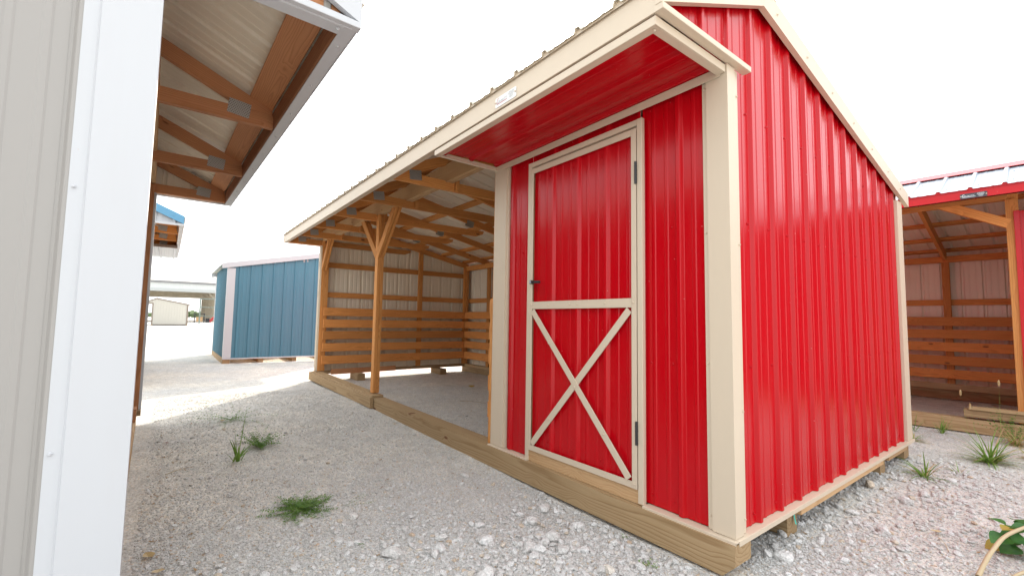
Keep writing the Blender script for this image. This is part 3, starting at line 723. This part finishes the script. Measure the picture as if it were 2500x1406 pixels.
board('loose_beam',(.30,.05,.045),(.95,.06,.05),.075,.12,TREATED,RIGHT); board('loose_board',(.34,.02,.10),(.93,.03,.105),.03,.11,TREATED,RIGHT)
for i in range(2): board('loose_board',(-2.9,2.55+.05*i,.02+.05*i),(.95,2.62-.1*i,.03+.03*i),.09,.04,TREATED,RIGHT)
nameplate(RIGHT,(.405,-.5035,2.185),(1,0,0),(0,0,1),.185,.05,PB2,PWh,PWh)

# blue shed beyond the alley
BLUES=shed('blue metal shed with white trim standing beyond the alley','run-in sheds on the gravel yard',(-10.7,2.02,.0),R(180),dict(
    x0=0,x1=3.0,wall=BLUE,trim=WHITE,roof=WHITE,trusses=(.05,1.0,2.0,2.95),open=(.1,2.9),gphase=.02,skid_y=.0,
    skids=[(.02,2.98,0,-.015)],gable_inner=(False,True),blocks=False,fposts=[(.09,.09),(2.9,.09)]))
for y in (.8,1.5,2.2): box('skid',.04,2.9,y,y+.1,-.15,-.02,TREATED,BLUES,.006)
# shed behind the left one: only its blue raked overhang shows
BR=shed('pale shed with bright blue rake trim, its overhang showing behind the taupe shed','run-in sheds on the gravel yard',(-7.2,-2.42,.11),R(180),dict(
    x0=0,x1=4.7,wall=WHITE,trim=WHITE,roof=WHITE,fascia=WHITE,rake=BRIGHTBLUE,trusses=(.06,.95,1.85,2.8,3.7),open=(.1,2.2),gphase=.02,skid_y=.0,
    skids=[(.02,4.6,0,-.015)],gable_inner=(False,False),blocks=False,fposts=[(.09,.09)],tip=WHITE))
sheet(BR,(0,0,2.122),(0,1,0),(1,0,0),(0,0,-1),-.505,-.002,2.35,4.68,-.24,WHITE,WHITE,'soffit_panel',width=10)
box('soffit_trim',2.30,2.348,-.51,.0,2.07,2.12,BROWNTRIM,BR)
sheet(BR,(0,.030,0),(1,0,0),(0,0,1),(0,-1,0),2.35,4.5,0,2.10,.02,WHITE,PRIMER)
# cream shed far off in the yard
shed('small cream shed with brown trim standing in front of the far barn','run-in sheds on the gravel yard',(-57,-3.25,0),0,dict(
    x0=-6,x1=0,wall=CREAM,trim=BROWNTRIM,roof=CREAM,fascia=BROWNTRIM,cheap=True,closed_front=True))

# ================================================================ far barn
def barn():
    T=thing('barn','large pale metal barn with a wide drive-through opening, far across the yard','barn',(-88,0,-.16))
    # wall faces +x, local y across.  opening y -7.2..5.2, height 4.6; eave 6.2
    ya,yb=-7.3,5.6; H=6.2; ho=5.3; L0,L1=-22,16
    def wall(a,b,z0,z1,x=0,mt=BARNWALL,nm='wall_panel'):
        vs=[];fs=[]; n=int((b-a)/.3); 
        for i in range(n+1):
            y=a+(b-a)*i/n; d=.04 if i%3==0 else 0
            vs+=[(x+d,y,z0),(x+d,y,z1)]
        fs=[(2*i,2*i+2,2*i+3,2*i+1) for i in range(n)]
        return mesh(nm,vs,fs,mt,T)
    wall(L0,ya,0,H); wall(yb,L1,0,H); wall(ya,yb,ho,H)
    for (a,b) in ((ya-.25,ya),(yb,yb+.25)): box('opening_trim',.0,.12,a,b,0,ho,BARNWALL,T)
    box('opening_header',-.3,.14,ya,yb,ho-.45,ho-.001,mat('barn_header',(.42,.44,.43),.6)[0],T)
    box('eave_trim',-.1,.22,L0,L1,H,H+.28,mat('barn_eave',(.22,.22,.23),.5)[0],T)
    # roof
    mesh('roof',[(.3,L0,H+.281),(.3,L1,H+.281),(-13,L1,H+3.2),(-13,L0,H+3.2),(-26.3,L0,H+.281),(-26.3,L1,H+.281)],[(0,1,2,3),(3,2,5,4)],CREAM,T)
    # far wall with a second opening, daylight through it
    wall(L0,-5.9,0,H,-26,BARNIN,'far_wall_panel'); wall(3.6,L1,0,H,-26,BARNIN,'far_wall_panel'); wall(-5.9,3.6,4.7,H,-26,BARNIN,'far_wall_panel')
    for y in (-6.4,4.6):
        for x in (-1.5,-9,-17,-25): 
            box('column',x-.15,x+.15,y-.25,y+.25,0,H-.6,BARNIN,T)
            s=1 if y<0 else -1
            board('column_brace',(x,y+s*.2,ho-1.6),(x,y+s*1.4,ho-.3),.2,.15,BARNIN,T)
    box('cross_beam',-26.2,-.5,-6.6,-6.3,ho,ho+.3,BARNIN,T); box('cross_beam',-26.2,-.5,4.7,5.0,ho,ho+.3,BARNIN,T)
    for i in range(6): box('rafter_beam',-1.5-i*4.6,-1.2-i*4.6,L0+.2,L1-.2,ho+.35,ho+.8,BARNIN,T)
    return T
barn()
RDM,_,_=mat('red_machine_paint',(.45,.04,.04),.5); GRN,_,_=mat('grey_green_frame',(.16,.20,.18),.6)
rk=thing('frame_rack','grey-green open steel rack beside the cream shed in the far yard','rack',(-74,1.5,-.16))
for x in (0,1.4):
    for y in (0,1.8): box('upright',x-.05,x+.05,y-.05,y+.05,0,3.3,GRN,rk)
for z in (.9,2.1,3.25):
    for y in (0,1.8): box('rail',-.05,1.45,y-.04,y+.04,z,z+.09,GRN,rk)
    for x in (0,1.4): box('rail',x-.04,x+.04,-.05,1.85,z+.1,z+.18,GRN,rk)
bn=thing('conveyor','red sloping conveyor standing in the far barn opening','machine',(-84,4.2,-.16))
board('boom',(0,-.9,.15),(0,1.1,2.5),.35,.3,RDM,bn); board('leg',(0,.6,.0),(0,.7,1.9),.12,.12,RDM,bn); board('leg',(.2,-.4,.0),(.2,-.4,.6),.12,.12,RDM,bn); box('motor_box',-.4,.3,-1.4,-.9,0,.7,BLACK,bn)
tb=thing('work_table','dark work table with pale crate beneath in the far barn','table',(-82,1.9,-.16))
box('table_top',-.4,.4,-.7,.7,1.3,1.42,BLACK,tb)
for x in (-.35,.35):
    for y in (-.6,.6): box('leg',x-.05,x+.05,y-.05,y+.05,0,1.3,BLACK,tb)
box('crate',-.3,.3,-.4,.4,.2,.9,PALEPINE,tb)
# far trees on the horizon, haze put into their paler foliage colour
def treeline():
    vs=[];fs=[]
    LM=leafmat('far_foliage',(.10,.15,.08),(.15,.19,.10))
    for i in range(9000):
        y=random.uniform(-320,420); x=-300+random.uniform(-14,14)
        h=2.2+1.5*noise.noise(Vector((y*.03,0,0)))+1.0*noise.noise(Vector((y*.11,4,0)))
        z=random.random()**.8*h; s=random.uniform(.7,1.6)
        c=Vector((x,y,z)); a=Vector((random.gauss(0,1),random.gauss(0,1),random.gauss(0,1))).normalized(); b=a.orthogonal().normalized()
        k=len(vs); vs+=[tuple(c+a*s),tuple(c+b*s),tuple(c-a*s),tuple(c-b*s)]; fs.append((k,k+1,k+2,k+3))
    o=mesh('tree_line',vs,fs,LM); o['kind']='stuff'; return o
treeline()

# ================================================================ weeds and litter
def blade(vs,fs,base,dirv,L,wd,droop,seg=6,twist=0):
    base=Vector(base); d=Vector(dirv).normalized(); side=d.cross(Vector((0,0,1)))
    if side.length<.05: side=Vector((math.cos(twist),math.sin(twist),0))
    side.normalize(); p=base.copy(); k=len(vs)
    for i in range(seg+1):
        t=i/seg; ww=wd*(1-t)**.7*(.6+.8*min(1,t*3)) if i<seg else 0.0003
        vs.append(tuple(p-side*ww/2)); vs.append(tuple(p+side*ww/2)); d=(d+Vector((0,0,-droop/seg))).normalized(); p=p+d*L/seg
    for i in range(seg): a=k+2*i; fs.append((a,a+1,a+3,a+2))
def tuft(name,label,x,y,n,L,wd,spread,droop,mt,cat='grass',dry=0,heads=0,group=None):
    T=thing(name,label,cat,(x,y,gz(x,y)),0,group)
    g=[[],[]];d=[[],[]]
    for i in range(n):
        a=random.uniform(0,6.28); el=random.uniform(*spread); l=L*random.uniform(.5,1.1)
        dv=(math.cos(a)*math.cos(el),math.sin(a)*math.cos(el),math.sin(el)); b=(random.gauss(0,.012),random.gauss(0,.012),-.004)
        tgt=d if random.random()<dry else g
        blade(tgt[0],tgt[1],b,dv,l,wd*random.uniform(.6,1.2),droop*random.uniform(.5,1.4),6,random.random()*6)
    if g[0]: mesh('blades',g[0],g[1],mt,T)
    if d[0]: mesh('dry_blades',d[0],d[1],DRY,T)
    return T
def leafy(name,label,x,y,stems,L,lw,mt,flat=.2,cat='weed',pair=.018,seed=1,dirs=None):
    """branching stems with small leaves in pairs"""
    rr=random.Random(seed); T=thing(name,label,cat,(x,y,gz(x,y)))
    vs=[];fs=[];sv=[];sf=[]
    def leaf(c,d,s):
        n_=Vector((rr.gauss(0,.3),rr.gauss(0,.3),1)).normalized(); sd=d.cross(n_).normalized(); k=len(vs)
        vs.extend([tuple(c),tuple(c+d*s*.5+sd*s*.28+n_*s*.05),tuple(c+d*s),tuple(c+d*s*.5-sd*s*.28+n_*s*.05)]); fs.append((k,k+1,k+2,k+3))
    for i in range(stems):
        a=dirs[i%len(dirs)]+rr.gauss(0,.25) if dirs else rr.uniform(0,6.28)
        el=flat+rr.uniform(-.08,.25)*(1 if flat<.5 else .8); p=Vector((rr.gauss(0,.01),rr.gauss(0,.01),.003)); d=Vector((math.cos(a)*math.cos(el),math.sin(a)*math.cos(el),math.sin(el))); l=L*rr.uniform(.4,1.1); n=int(l/pair); q0=p.copy()
        for j in range(n):
            d=(d+Vector((rr.gauss(0,.13),rr.gauss(0,.13),rr.gauss(0,.05)-.02))).normalized(); q=p+d*pair
            if q.z<.004: q.z=.004
            blade(sv,sf,p,(q-p),(q-p).length*1.05,.0022,0,1)
            for sgn in (-1,1):
                sd=Vector((-d.y,d.x,0)).normalized()*sgn+d*.4+Vector((0,0,rr.uniform(0,.5))); leaf(q,sd.normalized(),lw*rr.uniform(.6,1.2))
            p=q
    mesh('stems',sv,sf,mt,T); mesh('leaves',vs,fs,mt,T); return T
GP='weeds growing in the gravel'
tuft('grass_seedling','tall single grass seedling with upright blades in the middle of the gravel alley',-2.90,-1.523,12,.22,.015,(.7,1.4),.5,GRASS)
T_=bpy.data.objects['grass_seedling']; vs=[];fs=[]
blade(vs,fs,(0,0,0),(.06,.10,1),.40,.017,.05,8,.7); blade(vs,fs,(.01,0,0),(-.05,-.1,1),.27,.010,.25,8,2.2); mesh('tall_blade',vs,fs,GRASS,T_)
leafy('feathery_weed','bushy feathery green weed just behind the tall grass seedling',-3.2,-1.33,50,.20,.020,WEED,.45,seed=3)
leafy('sprawling_weed','thin wispy weed sprawling widest at the edge of the sunlit strip',-4.34,-1.42,34,.45,.015,WEED,.25,seed=5,pair=.026)
leafy('creeping_weed','dense flat mat of dark creeping weed in the near gravel with one long runner',-1.80,-1.33,100,.21,.015,WEED,.08,seed=8,pair=.013)
leafy('creeping_weed_runner','long thin runner of creeping weed trailing off the dense mat',-1.72,-1.12,3,.26,.008,WEED,.05,seed=9,pair=.016,dirs=[1.1])
leafy('seedling','tiny round-leaved seedling alone in the near gravel',-1.20,-1.19,7,.035,.012,WEED,.2,seed=12)
leafy('thistle','small fern-like weed among the coarse stones below the near corner',-.29,-.20,12,.05,.012,GRASS,.35,seed=14)
leafy('sprout','dark little sprout pressed against the wooden skid under the red wall',-.55,-.08,7,.03,.010,WEED,.3,seed=15)
tuft('grass_tuft','grass tuft with long drooping blades beside the red gable wall',.17,2.40,34,.27,.010,(.3,1.2),1.0,GRASS,dry=.2)
tuft('grass_tuft','widest grass tuft in front of the dark wooden stall at right',.40,3.35,110,.34,.010,(.35,1.3),.8,GRASS,dry=.12)
tuft('grass_tuft','short upright grass tuft touching the sill of the right shed',-.05,4.44,24,.20,.010,(.7,1.4),.4,GRASS)
tuft('grass_tuft','pale yellow-green grass tuft behind the far corner of the red gable',-.16,3.75,50,.22,.007,(.2,1.2),.9,GRASS,dry=.55)
tuft('grass_tuft','thin sparse grass tuft standing between the two red sheds by the cream corner',-.24,4.3,10,.28,.007,(.8,1.4),.5,GRASS)
tuft('grass_tuft','low scrubby tuft between the two grass tufts at right',.30,2.75,14,.12,.006,(.2,1.1),.5,GRASS,dry=.4)
tuft('dry_grass','heap of straw-coloured dry grass at the foot of the right jamb',.47,4.36,170,.26,.006,(.1,1.2),1.1,GRASS,dry=.85)
leafy('ferny_weed','tall ferny weed leaning on the jamb of the right shed',.44,4.50,26,.34,.022,WEED,.9,seed=21,pair=.03)
tuft('grass_tuft','scrubby half-dry grass at the right edge of the picture',.60,3.75,70,.20,.006,(.2,1.2),.8,GRASS,dry=.6)
def foxtail(x,y,h,lean,label):
    T=thing('foxtail',label,'grass',(x,y,gz(x,y)),0,GP+' foxtails')
    vs=[];fs=[]; blade(vs,fs,(0,0,0),(lean,.02,1),h,.0035,.02,8,1.0); mesh('stalk',vs,fs,GRASS,T)
    top=Vector((lean*h,.02*h,h*.985)); 
    import bmesh
    bm=bmesh.new(); bmesh.ops.create_icosphere(bm,subdivisions=2,radius=1)
    for v in bm.verts: v.co=Vector((v.co.x*.009,v.co.y*.009,v.co.z*.032))*(1+.15*noise.noise(v.co*5))+top
    me=bpy.data.meshes.new('seed_head'); bm.to_mesh(me); bm.free(); me.materials.append(DRY); link(bpy.data.objects.new('seed_head',me),T)
foxtail(.385,4.25,.58,.01,'tallest foxtail stalk with pale seed head before the dark stall')
foxtail(.16,4.4,.44,-.12,'shorter leaning foxtail left of the tallest one')
foxtail(.21,4.35,.32,-.10,'lowest foxtail stalk between the other two')
# broad-leaved plant at the right edge
def bigplant():
    T=thing('broad_leaved_plant','broad-leaved green plant with yellowing leaves at the lower right corner','plant',(.765,1.33,gz(.765,1.33)))
    rr=random.Random(4)
    def leafobj(c,d,s,mt,up):
        d=Vector(d).normalized(); n_=Vector(up).normalized(); sd=d.cross(n_).normalized(); n_=sd.cross(d)
        prof=[0,.30,.44,.46,.38,.22,0]; vs=[];fs=[]
        for i,pw in enumerate(prof):
            t=i/6; b=d*s*t-n_*s*.25*t*t
            vs+=[tuple(b-sd*s*pw+n_*s*pw*.25),tuple(b),tuple(b+sd*s*pw+n_*s*pw*.25)]
        for i in range(6):
            for j in (0,1): a=3*i+j; fs.append((a,a+1,a+4,a+3))
        o=mesh('leaf',vs,fs,mt,T,Matrix.Translation(c)); o.data.polygons.foreach_set('use_smooth',[True]*len(fs))
    for i in range(36):
        a=rr.uniform(0,6.28); r_=rr.uniform(.02,.13); c=Vector((r_*math.cos(a),r_*math.sin(a),rr.uniform(.02,.15)))
        leafobj(c,(math.cos(a)+.2,math.sin(a)-.3,rr.uniform(-.2,.3)),rr.uniform(.06,.10),YLEAF if i in (3,9,14,20) else BIGLEAF,(rr.gauss(0,.3)+.1,rr.gauss(0,.3)-.3,1))
    return T
def tube(name,pts,r,mt,parent=None,n=8):
    P=[Vector(p) for p in pts]; Q=[]
    for i in range(len(P)-1):
        p0=P[max(i-1,0)];p1=P[i];p2=P[i+1];p3=P[min(i+2,len(P)-1)]
        for j in range(6):
            t=j/6; Q.append(.5*((2*p1)+(p2-p0)*t+(2*p0-5*p1+4*p2-p3)*t*t+(3*p1-p0-3*p2+p3)*t**3))
    Q.append(P[-1]); vs=[];fs=[]
    for i,q in enumerate(Q):
        d=(Q[min(i+1,len(Q)-1)]-Q[max(i-1,0)]).normalized(); X=d.orthogonal().normalized(); Y=d.cross(X); rr=r*(1-.5*i/len(Q))*(1+.06*math.sin(i*1.7))
        for k in range(n): a=k*2*math.pi/n; vs.append(tuple(q+(X*math.cos(a)+Y*math.sin(a))*rr))
    for i in range(len(Q)-1):
        for k in range(n): fs.append((i*n+k,i*n+(k+1)%n,(i+1)*n+(k+1)%n,(i+1)*n+k))
    o=mesh(name,vs,fs,mt,parent); o.data.polygons.foreach_set('use_smooth',[True]*len(fs)); return o
BP=bigplant(); B0=Vector(BP.location)
g0=gz(.7,1.1)
loc=lambda L_: [tuple(Vector(p)-B0) for p in L_]
tube('dead_stem',loc([(.62,.86,g0+.005),(.65,1.0,g0+.08),(.70,1.2,g0+.13),(.84,1.50,g0+.15),(1.2,1.9,g0+.12)]),.010,STEM,BP)
tube('dead_stem',loc([(.70,.90,g0+.01),(.76,1.02,g0+.04),(.9,1.22,g0+.06),(1.2,1.5,g0+.05)]),.007,STEM,BP)
# dead leaves and twigs
def dead_leaf(x,y,s,label,mt=DRY,a=0):
    z=gz(x,y)+.012; ca,sa=math.cos(a),math.sin(a)
    vs=[];fs=[]
    for i,pw in enumerate((0,.22,.32,.25,0)):
        t=i/4-.5
        for sg in (-1,0,1): vs.append((s*(t*ca-sg*pw*sa),s*(t*sa+sg*pw*ca),s*(.18*abs(sg)*pw*2+.25*abs(t))))
    for i in range(4):
        for j in (0,1): q=3*i+j; fs.append((q,q+1,q+4,q+3))
    tag(mesh('dead_leaf',vs,fs,mt,None,Matrix.Translation((x,y,z))),label,'leaf')
dead_leaf(-1.62,-1.995,.07,'curled tan dead leaf against the left wooden skid',DRY,.4)
dead_leaf(-1.45,-1.96,.05,'small brown dead leaf at the lower left by the skid',STEM,1.4)
dead_leaf(-4.3,-1.50,.07,'straw-coloured dead leaf beside the sprawling weed',DRY,.2)
dead_leaf(-4.95,1.8,.16,'yellowed strip of dead leaf on the ground inside the red shed',YLEAF,2.6)
dead_leaf(.42,1.28,.05,'brown dead leaf on the coarse gravel right of the gable',STEM,.7)
dead_leaf(-3.68,-1.934,.035,'tiny rust-red dead leaf in the left of the alley',mat('rust_leaf',(.20,.05,.03),.7)[0],.5)
def twig(p,q,label,r=.003):
    mid=((p[0]+q[0])/2+.01,(p[1]+q[1])/2-.012); tag(tube('twig',[(p[0],p[1],gz(*p)+.006),(mid[0],mid[1],gz(*mid)+.014),(q[0],q[1],gz(*q)+.006)],r,STEM,None,5),label,'twig')
twig((-2.86,-1.94),(-2.95,-1.80),'short brown twig in the left gravel')
twig((-1.75,-1.72),(-1.92,-1.62),'thin pale twig nearer the left skid',.002)
twig((-4.05,1.05),(-3.75,1.25),'dark twig inside the red shed',.003)
twig((.50,1.05),(.42,1.25),'dry twig before the broad-leaved plant',.002)

# straw, chips and bits of leaf lying on the gravel, thicker along the left skid
def litter():
    vs=[];fs=[];rr=random.Random(77)
    for i in range(420):
        k=rr.random()
        if k<.35: x=rr.uniform(-4.0,-.7); y=-2.0+abs(rr.gauss(0,.10))
        elif k<.6: x=rr.uniform(.0,.7); y=rr.uniform(.6,4.4)
        else: x=rr.uniform(-5,.6); y=rr.uniform(-1.95,-.1)
        z=gz(x,y)+.008; a=rr.uniform(0,6.28); l=rr.uniform(.006,.028); w_=rr.uniform(.0012,.005); c,s_=math.cos(a),math.sin(a); dz=rr.uniform(-.003,.006)
        b=len(vs); vs+=[(x-s_*w_,y+c*w_,z),(x+s_*w_,y-c*w_,z),(x+c*l+s_*w_,y+s_*l-c*w_,z+dz),(x+c*l-s_*w_,y+s_*l+c*w_,z+dz+.002)]; fs.append((b,b+1,b+2,b+3))
    o=mesh('litter',vs,fs,mat('straw_litter',(.30,.20,.10),.8)[0]); o['kind']='stuff'
litter()
